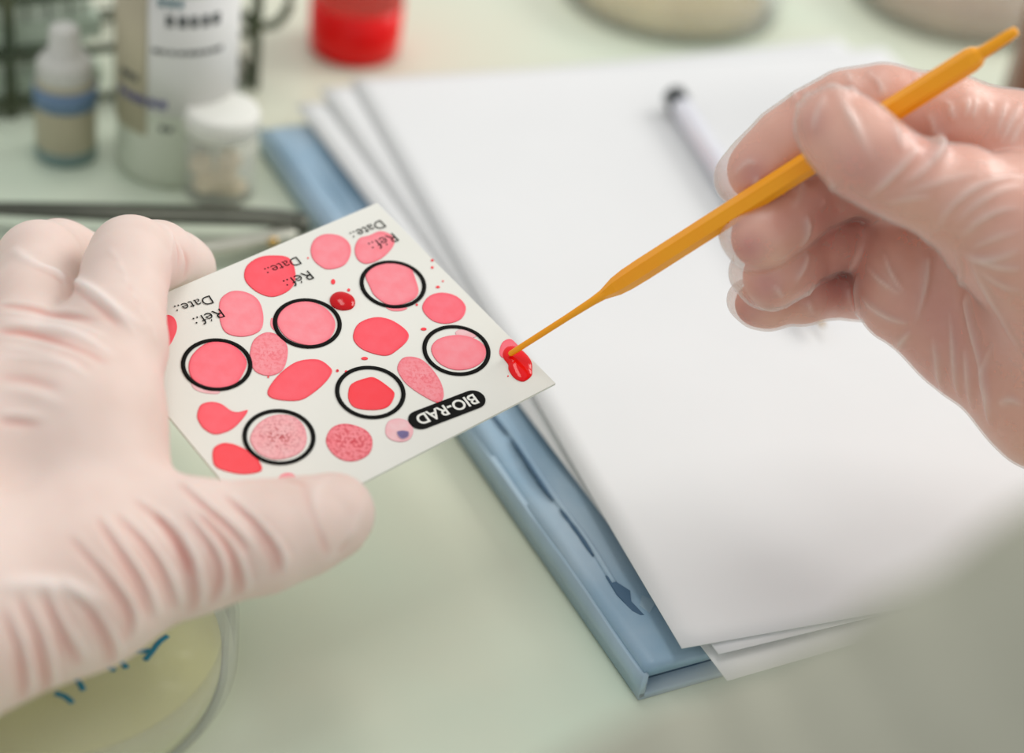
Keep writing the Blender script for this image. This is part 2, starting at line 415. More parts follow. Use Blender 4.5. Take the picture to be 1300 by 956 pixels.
for pts in (((126, 844), (136, 847), (146, 851)), ((147, 833), (154, 840), (161, 848)), ((168, 813), (171, 826), (182, 827), (190, 825)), ((184, 838), (192, 828), (202, 815), (213, 807)),
            ((92, 858), (100, 866), (106, 876)), ((70, 880), (82, 884), (92, 892))):
    P_ = [at(x, y, .017) - dc for x, y in pts]
    mesh_obj('marker_stroke', *tube(catmull(P_, 5, False), .0007, 6, .3), M_marker, dish)

# amber bottle at the far right
c = at(1345, 190)
t = thing('amber_bottle', 'brown amber glass bottle standing at the right edge beyond the orange stick', 'bottle', (c[0], c[1], 0))
M_amber = mat('amber brown glass', (142, 88, 62), .2, (132, 80, 56), spec=.5)
mesh_obj('body', *lathe([(.025, 0), (.027, .002), (.027, .09), (.025, .1), (.014, .112), (.012, .115), (.012, .126)]), M_amber, t)
mesh_obj('cap', *lathe([(.013, .12), (.0145, .1205), (.0145, .138), (.013, .14)]), M_black, t)

# ------------------------------------------------------------------ test card
HK = .92                                                         # size of card and hands: rings 16.6 mm across
def rodr(r):
    a = np.linalg.norm(r); k_ = r / a
    K = np.array([[0, -k_[2], k_[1]], [k_[2], 0, -k_[0]], [-k_[1], k_[0], 0]])
    return np.eye(3) + math.sin(a) * K + (1 - math.cos(a)) * K @ K
CR = rodr(np.array([-.678, -.3803, -.59])); CT = np.array([-.4527, .043, 4.9301]) * .1 * HK
CAMB = np.stack([RT, DN, FW], 1)
cX, cY, cN = CAMB @ CR[:, 0], CAMB @ CR[:, 1], CAMB @ -CR[:, 2]     # card right, card down, card towards the viewer
cO = CAMP + CAMB @ CT
D1, D2 = .028118 * HK, .028495 * HK
CW_R, CW_L, CH_T, CH_B = .0435 * HK, .0476 * HK, .0428 * HK, .0373 * HK
def card_uv(px, py):                                             # pixel -> card plane coordinates
    r_ = ray(px, py); tt = ((cO - CAMP) @ cN) / (r_ @ cN); q = CAMP + r_ * tt - cO
    return np.array([q @ cX, -(q @ cY)])                         # local y points up the card
M_card = mat('glossy off-white card', (232, 232, 224), .38, (229, 229, 220), scale=30, spec=.4)
M_ring = mat('black print', (14, 14, 11), .7, spec=.15)
M_wprint = mat('white print', (236, 236, 228), .5)
card = thing('test_card', 'off-white agglutination test card with black rings and pink smears held in the left hand', 'card', cO)
card.matrix_world = Matrix(((cX[0], -cY[0], cN[0], cO[0]), (cX[1], -cY[1], cN[1], cO[1]), (cX[2], -cY[2], cN[2], cO[2]), (0, 0, 0, 1)))
o = mesh_obj('card_sheet', *box(-CW_L, CW_R, -CH_B, CH_T, -.0007, 0), M_card, card, False)
def annulus(ro, ri, z0, z1, n=72):
    v = []
    for rr, z in ((ro, z0), (ro, z1), (ri, z1), (ri, z0)):
        v += [(rr * math.cos(2 * math.pi * k_ / n), rr * math.sin(2 * math.pi * k_ / n), z) for k_ in range(n)]
    f = [(q * n + k_, q * n + (k_ + 1) % n, ((q + 1) % 4) * n + (k_ + 1) % n, ((q + 1) % 4) * n + k_) for q in range(4) for k_ in range(n)]
    return v, f
for i in (-1, 0, 1):
    for j in (.5, -.5):
        o = mesh_obj('printed_ring', *annulus(.0091 * HK, .00795 * HK, .00014, .0002), M_ring, card)
        o.location = (i * D1, j * D2, 0)

def smear_mat(name, col, rim, grain=0, gcol=(214, 30, 50), centre=False, rough=.3):
    m = mat(name, col, rough, tuple(v * f_ for v, f_ in zip(col, (1.0, .90, .91))), scale=260, spec=.4)
    nt = m.node_tree; b = nt.nodes['Principled BSDF']; src = b.inputs['Base Color'].links[0].from_socket
    at_ = nt.nodes.new('ShaderNodeAttribute'); at_.attribute_name = 'rim'
    mx = nt.nodes.new('ShaderNodeMix'); mx.data_type = 'RGBA'; mx.inputs['B'].default_value = lin(rim)
    nt.links.new(at_.outputs['Fac'], mx.inputs['Factor']); nt.links.new(src, mx.inputs['A'])
    out = mx.outputs['Result']
    if grain:
        tc = nt.nodes.new('ShaderNodeTexCoord')
        n1 = nt.nodes.new('ShaderNodeTexNoise'); n1.inputs['Scale'].default_value = 1100 if not centre else 1400; n1.inputs['Detail'].default_value = 3; n1.inputs['Roughness'].default_value = .75
        nt.links.new(tc.outputs['Object'], n1.inputs['Vector'])
        thr = nt.nodes.new('ShaderNodeMapRange')
        thr.inputs['From Min'].default_value = .5; thr.inputs['From Max'].default_value = .56
        nt.links.new(n1.outputs['Fac'], thr.inputs['Value'])
        fac = thr.outputs['Result']
        ln = nt.nodes.new('ShaderNodeVectorMath'); ln.operation = 'LENGTH'; nt.links.new(tc.outputs['Object'], ln.inputs[0])
        mr = nt.nodes.new('ShaderNodeMapRange'); mr.inputs['From Min'].default_value = .0; mr.inputs['From Max'].default_value = .0055
        mr.inputs['To Min'].default_value = grain; mr.inputs['To Max'].default_value = grain * (.25 if centre else .6)
        nt.links.new(ln.outputs['Value'], mr.inputs['Value'])
        mu = nt.nodes.new('ShaderNodeMath'); mu.operation = 'MULTIPLY'; nt.links.new(fac, mu.inputs[0]); nt.links.new(mr.outputs['Result'], mu.inputs[1])
        m2 = nt.nodes.new('ShaderNodeMix'); m2.data_type = 'RGBA'; m2.inputs['B'].default_value = lin(gcol)
        nt.links.new(mu.outputs[0], m2.inputs['Factor']); nt.links.new(out, m2.inputs['A']); out = m2.outputs['Result']
    nt.links.new(out, b.inputs['Base Color'])
    return m
SM = {'deep': smear_mat('dried red smear', (251, 92, 106), (248, 66, 82)),
      'mid': smear_mat('dried rose smear', (250, 118, 132), (248, 90, 108)),
      'pale': smear_mat('dried pale pink smear', (249, 148, 158), (246, 116, 130)),
      'bright': smear_mat('fresh red smear', (250, 62, 74), (246, 44, 58)),
      'grain': smear_mat('grainy pink smear', (246, 152, 160), (242, 126, 138), .55, (232, 84, 100)),
      'clump': smear_mat('clumped pale smear', (243, 186, 188), (242, 164, 170), 1.0, (176, 0, 20), True),
      'clump2': smear_mat('clumped pink smear', (245, 140, 148), (240, 116, 128), .9, (204, 20, 44)),
      'ghost': smear_mat('thin pink film', (240, 200, 202), (238, 176, 184)),
      'violet': smear_mat('violet stain', (112, 104, 152), (222, 184, 196)),
      'wet': smear_mat('wet red drop', (204, 0, 16), (180, 0, 12), rough=.1),
      'wetlight': smear_mat('wet bright red drop', (238, 8, 18), (232, 20, 30), rough=.08)}
def blob(name, uv, kind, h=.00012, dome=False, label=None, rimw=1.0, z0=.00004):
    """a thin pool of dried or wet liquid on the card; uv is its outline on the card"""
    uv = np.asarray(uv); c_ = uv.mean(0); n = len(uv)
    ss = [.0, .25, .5, .7, .83, .91, .96, 1.0, 1.0]
    V, F, A = [(0, 0, h if not dome else h)], [], [0.0]
    for q, s in enumerate(ss[1:]):
        last = q == len(ss) - 2
        z = 0 if last else (h * math.sqrt(max(0, 1 - s * s * .98)) if dome else h * (1 if s < .97 else .55))
        for p in (uv - c_) * s: V.append((p[0], p[1], z)); A.append(max(0, (s - .78) / .22) ** 1.3 * .9 * rimw)
    for k_ in range(n): F.append((0, 1 + k_, 1 + (k_ + 1) % n))
    for q in range(len(ss) - 2):
        for k_ in range(n):
            a_, b_ = 1 + q * n + k_, 1 + q * n + (k_ + 1) % n
            F.append((a_, a_ + n, b_ + n, b_))
    area2 = sum(uv[k_][0] * uv[(k_ + 1) % n][1] - uv[(k_ + 1) % n][0] * uv[k_][1] for k_ in range(n))
    if area2 < 0: F = [tuple(reversed(q)) for q in F]
    o = mesh_obj(name, V, F, SM[kind], card)
    at_ = o.data.attributes.new('rim', 'FLOAT', 'POINT'); at_.data.foreach_set('value', A)
    o.location = (c_[0], c_[1], z0)
    if label: o['label'] = label
    return o
def outline(pts, ox, oy, s, n=5):
    return np.array([card_uv(ox + x / s, oy + y / s) for x, y in catmull(pts, n)])
C3, C4, C5, C8 = (200, 240, 4.554), (200, 420, 4.554), (420, 260, 2.657), (440, 470, 6.5)
C6 = (620, 330, 5.417)
SMEARS = [
    ('deep', C3, [(500, 500), (520, 440), (590, 395), (680, 385), (760, 400), (795, 470), (790, 550), (740, 600), (660, 625), (580, 600), (520, 550)]),
    ('pale', C3, [(355, 690), (370, 630), (430, 592), (510, 597), (580, 640), (610, 720), (605, 800), (560, 840), (480, 855), (400, 835), (365, 780)]),
    ('pale', C3, [(885, 345), (910, 290), (970, 262), (1050, 270), (1105, 310), (1118, 365), (1095, 425), (1050, 455), (980, 465), (930, 440), (895, 400)]),
    ('pale', C5, [(80, 150), (95, 115), (130, 104), (165, 90), (200, 100), (215, 125), (200, 155), (165, 185), (120, 200), (90, 185)]),
    ('pale', C3, [(690, 760), (720, 700), (790, 655), (880, 650), (970, 690), (1020, 750), (1025, 810), (990, 870), (920, 905), (840, 900), (760, 870), (710, 820)]),
    ('pale', C5, [(118, 235), (160, 200), (215, 195), (265, 210), (285, 250), (295, 300), (260, 330), (200, 340), (150, 310), (130, 275)]),
    ('mid', C5, [(308, 350), (330, 310), (375, 297), (425, 310), (455, 345), (440, 385), (390, 402), (340, 390)]),
    ('deep', C5, [(75, 440), (95, 400), (150, 380), (205, 390), (255, 425), (260, 455), (225, 490), (185, 510), (120, 495), (85, 470)]),
    ('pale', C5, [(338, 490), (360, 455), (420, 440), (480, 450), (520, 480), (518, 520), (480, 550), (420, 558), (365, 535)]),
    ('grain', C5, [(224, 550), (240, 520), (270, 513), (310, 525), (350, 565), (375, 610), (380, 650), (360, 668), (310, 645), (260, 610), (235, 580)]),
    ('mid', C4, [(180, 230), (190, 160), (240, 100), (310, 65), (400, 68), (470, 110), (515, 175), (500, 240), (450, 310), (380, 335), (290, 335), (210, 290)]),
    ('grain', C4, [(535, 120), (560, 50), (630, 10), (700, 30), (750, 90), (745, 180), (710, 240), (640, 262), (570, 240), (540, 190)]),
    ('deep', C4, [(635, 355), (670, 290), (740, 220), (820, 175), (930, 168), (1000, 215), (1005, 250), (960, 310), (880, 375), (820, 403), (740, 405), (660, 390)]),
    ('deep', C4, [(228, 490), (250, 430), (310, 412), (370, 425), (430, 465), (480, 470), (522, 460), (500, 500), (450, 555), (400, 585), (330, 600), (270, 570), (240, 530)]),
    ('clump', C4, [(535, 620), (570, 550), (640, 500), (720, 485), (800, 505), (850, 560), (862, 640), (830, 700), (760, 735), (670, 745), (590, 715), (550, 670)]),
    ('clump2', C4, [(973, 640), (1000, 570), (1060, 540), (1130, 545), (1210, 580), (1243, 640), (1225, 710), (1160, 750), (1080, 752), (1010, 710)]),
    ('bright', C4, [(318, 740), (325, 680), (380, 650), (450, 660), (530, 700), (590, 760), (600, 810), (520, 830), (430, 822), (340, 790)]),
    ('deep', C3, [(50, 730), (95, 745), (113, 800), (95, 860), (60, 915), (20, 920), (-5, 850), (0, 770)]),
    ('bright', C5, [(58, 640), (70, 605), (120, 585), (150, 585), (195, 615), (215, 640), (195, 680), (150, 693), (90, 688), (65, 670)]),
    ('pale', C4, [(700, 850), (730, 826), (770, 824), (800, 845), (800, 890), (710, 890)]),
]
for kind, (ox, oy, s), pts in SMEARS:
    blob('smear', outline(pts, ox, oy, s), kind)
blob('smear_film', outline([(420, 430), (440, 421), (470, 425), (490, 445), (465, 450), (430, 445)], *C5), 'ghost', .00006)
blob('smear_film', outline([(195, 300), (240, 330), (300, 350), (360, 352), (340, 366), (260, 358), (210, 335)], *C4), 'ghost', .00006)
blob('smear_film', outline([(660, 745), (680, 770), (690, 820), (665, 810), (652, 780)], *C3), 'pale', .00006)
blob('smear_film', outline([(185, 345), (220, 350), (258, 348), (240, 358), (205, 358)], *C5), 'pale', .00006)
blob('smear', outline([(320, 480), (350, 420), (430, 400), (510, 425), (550, 490), (530, 560), (470, 592), (390, 585), (330, 545)], *C8), 'ghost', .00012, label='small pale pink spot with violet centre')
blob('smear', outline([(412, 515), (440, 503), (480, 503), (515, 515), (510, 555), (460, 575), (425, 552)], *C8), 'violet', .00008, z0=.0002, label='violet stain')
o = blob('blood_drop', outline([(995, 640), (1020, 605), (1070, 597), (1125, 620), (1143, 660), (1120, 695), (1060, 702), (1010, 680)], *C3), 'wet', .0011, True, 'wet glossy dark red drop', 0)
o = blob('blood_drop', outline([(100, 640), (130, 600), (190, 600), (250, 640), (295, 700), (300, 760), (295, 800), (240, 838), (180, 815), (140, 760), (135, 720), (105, 680)], *C6), 'wetlight', .0010, True, 'wet red drop under the tip of the orange stick', 0)
blob('smear', outline([(75, 640), (95, 570), (150, 545), (200, 585), (225, 620), (150, 660), (100, 675)], *C6), 'mid')
SPECKS = [(C3, 1015, 537, 13, 1.2), (C3, 1105, 585, 9, 1), (C3, 870, 400, 5, 1), (C4, 1197, 161, 20, .45), (C4, 1040, 230, 8, .8), (C4, 1090, 236, 8, .8), (C4, 640, 268, 6, 1),
          (C5, 342, 188, 5, .8), (C5, 342, 212, 5, .8), (C5, 361, 278, 7, .6), (C5, 378, 258, 3, 1), (C5, 313, 420, 10, .5), (C5, 22, 561, 5, .8), (C5, 362, 668, 6, .8), (C6, 135, 800, 5, 1), (C5, 290, 338, 4, 1)]
for (ox, oy, s), x, y, r_, asp in SPECKS:
    p = [(x + r_ * math.cos(a_), y + r_ * asp * math.sin(a_)) for a_ in np.linspace(0, 2 * math.pi, 8, endpoint=False)]
    blob('speck', outline(p, ox, oy, s, 2), 'bright', .0001)
# printed words, upside down for the viewer
def text(body, p_start, p_end, m_, z, name, bold=-.006, capfit=None):
    """the word runs from the pixel p_start to the pixel p_end on the card"""
    a_, b_ = card_uv(*p_start), card_uv(*p_end)
    cu = bpy.data.curves.new('print', 'FONT'); cu.body = body; cu.size = 1; cu.extrude = 0; cu.offset = bold; cu.resolution_u = 4
    ob = bpy.data.objects.new('print', cu); COL.objects.link(ob)
    dg = bpy.context.evaluated_depsgraph_get()
    me = bpy.data.meshes.new_from_object(ob.evaluated_get(dg))
    bpy.data.objects.remove(ob)
    n = len(me.vertices); co = np.zeros(n * 3); me.vertices.foreach_get('co', co); co = co.reshape(-1, 3)
    co[:, 0] -= co[:, 0].min(); wdt = co[:, 0].max(); L_ = np.linalg.norm(b_ - a_); sc = L_ / wdt
    co[:, :2] *= sc
    if capfit: co[:, 1] *= capfit / (co[:, 1].max())
    u = (b_ - a_) / L_; v_ = np.array([-u[1], u[0]])
    xy = a_ + co[:, :1] * u + co[:, 1:2] * v_
    me.vertices.foreach_set('co', np.c_[xy, np.full(n, z)].ravel()); me.update()
    me.materials.clear(); me.materials.append(m_)
    me.name = name
    o = bpy.data.objects.new(name, me); COL.objects.link(o); o.parent = card
    return o
def cz(C, x, y): return (C[0] + x / C[2], C[1] + y / C[2])
ZT = .00021
# baseline start (the first letter, at the right) to the end
text('Date.:', cz(C3, 300, 617), cz(C3, 93, 679), M_ring, ZT, 'printed_word')
text('R\u00e9f.:', cz(C3, 357, 693), cz(C3, 200, 750), M_ring, ZT, 'printed_word')
text('Date.:', cz(C3, 802, 393), cz(C3, 614, 463), M_ring, ZT, 'printed_word')
text('R\u00e9f.:', cz(C3, 868, 473), cz(C3, 722, 533), M_ring, ZT, 'printed_word')
text('Date.:', cz(C5, 166, 52), cz(C5, 62, 96), M_ring, ZT, 'printed_word')
text('R\u00e9f.:', cz(C5, 206, 96), cz(C5, 124, 132), M_ring, ZT, 'printed_word')
# the black pill and its white letters
pl, pr = card_uv(528, 536), card_uv(617, 502)
pcv = card_uv(567.5, 520.5); hw = abs(pr[0] - pl[0]) / 2 + .0006
u = (pr - pl) / np.linalg.norm(pr - pl); v_ = np.array([-u[1], u[0]]); HR = .0031 * HK
pill = []
for sgn, a0 in ((1, -math.pi / 2), (-1, math.pi / 2)):
    for a_ in np.linspace(a0, a0 + math.pi, 14):
        pill.append(pcv + u * (sgn * (hw - HR) + HR * math.cos(a_)) + v_ * HR * math.sin(a_))
mesh_obj('printed_pill', *prism(pill, .00014, .0002), M_ring, card, False)
tl_ = text('BIO-RAD', (0, 0), (10, 10), M_wprint, ZT + .00003, 'printed_word', .022)
# place the white letters inside the pill, reading right to left from the viewer's side
me = tl_.data; n = len(me.vertices); co = np.zeros(n * 3); me.vertices.foreach_get('co', co); co = co.reshape(-1, 3)
a_, b_ = card_uv(0, 0), card_uv(10, 10); uu = (b_ - a_) / np.linalg.norm(b_ - a_); vv = np.array([-uu[1], uu[0]])
loc2 = np.c_[(co[:, :2] - a_) @ uu, (co[:, :2] - a_) @ vv]
loc2 -= (loc2.max(0) + loc2.min(0)) / 2
ext = loc2.max(0) - loc2.min(0)
loc2 *= np.array([(2 * hw - .0042) / ext[0], .0033 / ext[1]])
xy = pcv - loc2[:, :1] * u - loc2[:, 1:] * v_
me.vertices.foreach_set('co', np.c_[xy, np.full(n, ZT + .00003)].ravel()); me.update()

# ------------------------------------------------------------------ orange inoculating stick
M_orange = mat('orange plastic', (255, 172, 12), .35, (255, 166, 8), scale=90, spec=.5)
def on_card(px, py, off=0.0):
    q = card_uv(px, py); return cO + cX * q[0] - cY * q[1] + cN * off
tip = on_card(645, 455, .0013)
STICK_FAR = .447 * HK
end = cp(1292, 38, STICK_FAR)
def stick_pt(px):                                                # the point of the stick seen at pixel column px
    lo, hi = 0.0, 1.0
    for _ in range(50):
        m_ = (lo + hi) / 2; q = tip + (end - tip) * m_ - CAMP
        x = PPX + FPX * (q @ RT) / (q @ FW)
        lo, hi = (m_, hi) if x < px else (lo, m_)
    return tip + (end - tip) * lo
stick = thing('inoculating_stick', 'orange plastic inoculating stick held by the right hand touching the card', 'stick', tip)
sp = lambda px: stick_pt(px) - tip
mesh_obj('needle', *tube([sp(645) , sp(660), sp(720), sp(752), sp(772)], [.0007, .00075, .0008, .001, .0014], 12), M_orange, stick)
sg = [sp(764), sp(768), sp(782), sp(796), sp(815), sp(1000), sp(1232), sp(1240), sp(1246)]
mesh_obj('handle', *tube(sg, np.array([.0011, .0013, .0021, .0024, .0025, .0025, .0025, .0022, .0014]) * 1.1, 6), M_orange, stick, False)
bevel(stick.children[-1], .0006, 2)
mesh_obj('tail', *tube([sp(1238), sp(1246), sp(1280), sp(1290), sp(1292)], [.0013, .0015, .0013, .0011, .0005], 12), M_orange, stick)

# ------------------------------------------------------------------ hands
def smin(a, b, k):
    h_ = np.clip(.5 + .5 * (b - a) / k, 0, 1)
    return b * (1 - h_) + a * h_ - k * h_ * (1 - h_)
def to_cam(px, py, dep):                                         # camera space, millimetres (x right, y down, z away)
    return np.array([(px - PPX) / FPX * dep, (py - PPY) / FPX * dep, dep])
class Field:
    """a hand as a smooth union of tapering limbs on a regular grid"""
    def __init__(self, lo, hi, h):
        self.lo = np.array(lo, float); self.h = h
        self.n = np.ceil((np.array(hi) - self.lo) / h).astype(int) + 1
        self.ax = [(self.lo[i] + h * np.arange(self.n[i])).astype(np.float32) for i in range(3)]
    def chain(self, pts, k=4.0, pad=12):
        """pts: rows x, y, z, r in camera millimetres; returns (slice, distances)"""
        pts = np.asarray(pts, float)
        a0 = (pts[:, :3] - pts[:, 3:]).min(0) - pad; a1 = (pts[:, :3] + pts[:, 3:]).max(0) + pad
        i0 = np.clip(np.floor((a0 - self.lo) / self.h).astype(int), 0, self.n - 1); i1 = np.clip(np.ceil((a1 - self.lo) / self.h).astype(int) + 1, 1, self.n)
        sl = tuple(slice(i0[q], max(i1[q], i0[q] + 1)) for q in range(3))
        X = self.ax[0][sl[0]][:, None, None]; Y = self.ax[1][sl[1]][None, :, None]; Z = self.ax[2][sl[2]][None, None, :]
        d = None
        for p, q in zip(pts[:-1], pts[1:]):
            e = q[:3] - p[:3]; ee = e @ e
            t_ = np.clip(((X - p[0]) * e[0] + (Y - p[1]) * e[1] + (Z - p[2]) * e[2]) / ee, 0, 1)
            dd = np.sqrt((X - p[0] - t_ * e[0]) ** 2 + (Y - p[1] - t_ * e[1]) ** 2 + (Z - p[2] - t_ * e[2]) ** 2) - (p[3] + t_ * (q[3] - p[3]))
            d = dd if d is None else smin(d, dd, k)
        return sl, d.astype(np.float32)
def build_field(F, palm, fingers, kp=12.0, kf=6.0):
    D = np.full(tuple(F.n), 50.0, np.float32)
    for pts in palm:
        sl, d_ = F.chain(pts, 6, 25)
        D[sl] = smin(D[sl], d_, kp)
    P = D.copy()
    for pts, kk in fingers:
        sl, d_ = F.chain(pts, 3.0, 14)
        D[sl] = np.minimum(D[sl], smin(P[sl], d_, kk))
    return D
def surface_nets(D, lo, h):
    inside = D < 0
    nx, ny, nz = D.shape
    cs = [(i, j, k_) for i in (0, 1) for j in (0, 1) for k_ in (0, 1)]
    cnt = np.zeros((nx - 1, ny - 1, nz - 1), np.int8)
    for i, j, k_ in cs: cnt += inside[i:nx - 1 + i, j:ny - 1 + j, k_:nz - 1 + k_]
    cells = np.argwhere((cnt > 0) & (cnt < 8))
    idx = np.full((nx - 1, ny - 1, nz - 1), -1, np.int64); idx[tuple(cells.T)] = np.arange(len(cells))
    vals = {c_: D[cells[:, 0] + c_[0], cells[:, 1] + c_[1], cells[:, 2] + c_[2]] for c_ in cs}
    acc = np.zeros((len(cells), 3)); num = np.zeros(len(cells))
    for c_ in cs:
        for ax in range(3):
            if c_[ax]: continue
            d_ = list(c_); d_[ax] = 1; d_ = tuple(d_)
            va, vb = vals[c_], vals[d_]; m_ = (va < 0) != (vb < 0)
            t_ = np.where(m_, va / np.where(m_, va - vb, 1), 0)
            p = np.tile(np.array(c_, float), (len(cells), 1)); p[:, ax] += t_
            acc += p * m_[:, None]; num += m_
    V = lo + h * (cells + acc / num[:, None])
    faces = []
    for ax in range(3):
        o1, o2 = [(1, 2), (2, 0), (0, 1)][ax]
        sl0 = [slice(None)] * 3; sl1 = [slice(None)] * 3; sl0[ax] = slice(0, -1); sl1[ax] = slice(1, None)
        a_, b_ = inside[tuple(sl0)], inside[tuple(sl1)]
        E_ = np.argwhere(a_ != b_)
        ok = (E_[:, o1] > 0) & (E_[:, o2] > 0) & (E_[:, o1] < D.shape[o1] - 1) & (E_[:, o2] < D.shape[o2] - 1)
        E_ = E_[ok]; s_ = a_[tuple(E_.T)]
        q = []
        for d1_, d2_ in ((0, 0), (-1, 0), (-1, -1), (0, -1)):
            c_ = E_.copy(); c_[:, o1] += d1_; c_[:, o2] += d2_; q.append(idx[tuple(c_.T)])
        q = np.stack(q, 1); q[~s_] = q[~s_][:, ::-1]
        faces.append(q)
    return largest(V, np.concatenate(faces))
def largest(V, Q):                                               # keep the one connected skin, drop bubbles
    lab = np.arange(len(V))
    while True:
        m_ = lab[Q].min(1); new = lab.copy()
        for c_ in range(4): np.minimum.at(new, Q[:, c_], m_)
        new = new[new]
        if (new == lab).all(): break
        lab = new
    keep = lab == np.bincount(lab).argmax(); idx = np.cumsum(keep) - 1
    return V[keep], idx[Q[keep[Q[:, 0]]]]
def relax(V, Q, it=3, lam=.5):
    e = np.concatenate([Q[:, [0, 1]], Q[:, [1, 2]], Q[:, [2, 3]], Q[:, [3, 0]]])
    deg = np.bincount(e[:, 0], minlength=len(V)) + np.bincount(e[:, 1], minlength=len(V))
    for _ in range(it):
        S = np.stack([np.bincount(e[:, 0], V[e[:, 1], q], len(V)) + np.bincount(e[:, 1], V[e[:, 0], q], len(V)) for q in range(3)], 1)
        V = V + lam * (S / np.maximum(deg, 1)[:, None] - V)
    return V
def normals(V, Q):
    n = np.cross(V[Q[:, 2]] - V[Q[:, 0]], V[Q[:, 3]] - V[Q[:, 1]])
    N = np.stack([sum(np.bincount(Q[:, c_], n[:, q], len(V)) for c_ in range(4)) for q in range(3)], 1)
    return N / np.maximum(np.linalg.norm(N, axis=1), 1e-9)[:, None]
def folds(V, Q, strokes, power=2.0):
    """creases of the glove: each stroke is a line along the skin with a width and a height (mm)"""
    N = normals(V, Q)
    px = PPX + FPX * V[:, 0] / V[:, 2]; py = PPY + FPX * V[:, 1] / V[:, 2]
    front = N[:, 2] < -.05
    disp = np.zeros(len(V)); tone = np.zeros(len(V))
    for pts, wd, amp in strokes:
        pl_ = catmull(pts, 6, False); P3 = []
        for x, y in pl_:
            dd = (px - x) ** 2 + (py - y) ** 2
            near = np.where((dd < 30) & front)[0]
            if len(near) == 0: near = np.array([np.argmin(dd + (~front) * 1e5)])
            z_ = V[near, 2]; P3.append(to_cam(x, y, z_[z_ < z_.min() + 2.5].mean()))
        P3 = np.array(P3); n = len(P3)
        for _ in range(2): P3[1:-1] = (P3[:-2] + 2 * P3[1:-1] + P3[2:]) / 4
        lo_, hi_ = P3.min(0) - 4 * wd, P3.max(0) + 4 * wd
        sel = np.where(((V > lo_) & (V < hi_)).all(1))[0]
        if len(sel) == 0: continue
        best = np.full(len(sel), 1e9); par = np.zeros(len(sel)); W = V[sel]
        for q in range(n - 1):
            e = P3[q + 1] - P3[q]; ee = max(e @ e, 1e-9)
            t_ = np.clip((W - P3[q]) @ e / ee, 0, 1); dd = np.linalg.norm(W - P3[q] - t_[:, None] * e, axis=1)
            m_ = dd < best; best[m_] = dd[m_]; par[m_] = (q + t_[m_]) / (n - 1)
        g = np.exp(-(best / wd) ** power) * np.sin(np.pi * np.clip(par * .96 + .02, 0, 1)) ** (.5 if power == 2 else .8)
        disp[sel] += amp * g; tone[sel] += np.sign(amp) * g ** (1 if power == 2 else 1.6) * min(1, abs(amp) / .8)
    return V + N * disp[:, None], np.clip(tone, -1, 1)
def cam_mesh(name, V, Q, m_, parent, origin, attrs=None):
    Wd = CAMP + (V * .001) @ CAMB.T - origin
    me = bpy.data.meshes.new(name)
    me.vertices.add(len(Wd)); me.vertices.foreach_set('co', Wd.astype(np.float32).ravel())
    me.loops.add(Q.size); me.loops.foreach_set('vertex_index', Q.ravel().astype(np.int32))
    me.polygons.add(len(Q)); me.polygons.foreach_set('loop_start', (np.arange(len(Q)) * 4).astype(np.int32))
    me.polygons.foreach_set('use_smooth', np.ones(len(Q), bool))
    me.update(calc_edges=True); me.validate()
    for k_, a_ in (attrs or {}).items():
        at_ = me.attributes.new(k_, 'FLOAT', 'POINT'); at_.data.foreach_set('value', a_.astype(np.float32))
    me.materials.append(m_)
    o = bpy.data.objects.new(name, me); COL.objects.link(o); o.parent = parent
    return o
def J(*rows):                                                    # joints given as pixel x, pixel y, distance mm, radius mm
    return np.array([[*to_cam(x, y, d_ * HK), r_ * HK] for x, y, d_, r_ in rows])

# materials of skin and glove
def attr_mix(m, socket_col, attr, col, fac_scale=1.0, neg=False):
    nt = m.node_tree
    a_ = nt.nodes.new('ShaderNodeAttribute'); a_.attribute_name = attr
    mu = nt.nodes.new('ShaderNodeMath'); mu.operation = 'MULTIPLY'; mu.use_clamp = True; mu.inputs[1].default_value = -fac_scale if neg else fac_scale
    nt.links.new(a_.outputs['Fac'], mu.inputs[0])
    mx = nt.nodes.new('ShaderNodeMix'); mx.data_type = 'RGBA'; mx.inputs['B'].default_value = lin(col)
    nt.links.new(mu.outputs[0], mx.inputs['Factor']); nt.links.new(socket_col, mx.inputs['A'])
    return mx.outputs['Result']
M_skin = mat('skin', (244, 176, 146), .5, (238, 160, 128), scale=70)
_b = M_skin.node_tree.nodes['Principled BSDF']; _c = _b.inputs['Base Color'].links[0].from_socket
M_skin.node_tree.links.new(attr_mix(M_skin, _c, 'red', (206, 72, 52)), _b.inputs['Base Color'])
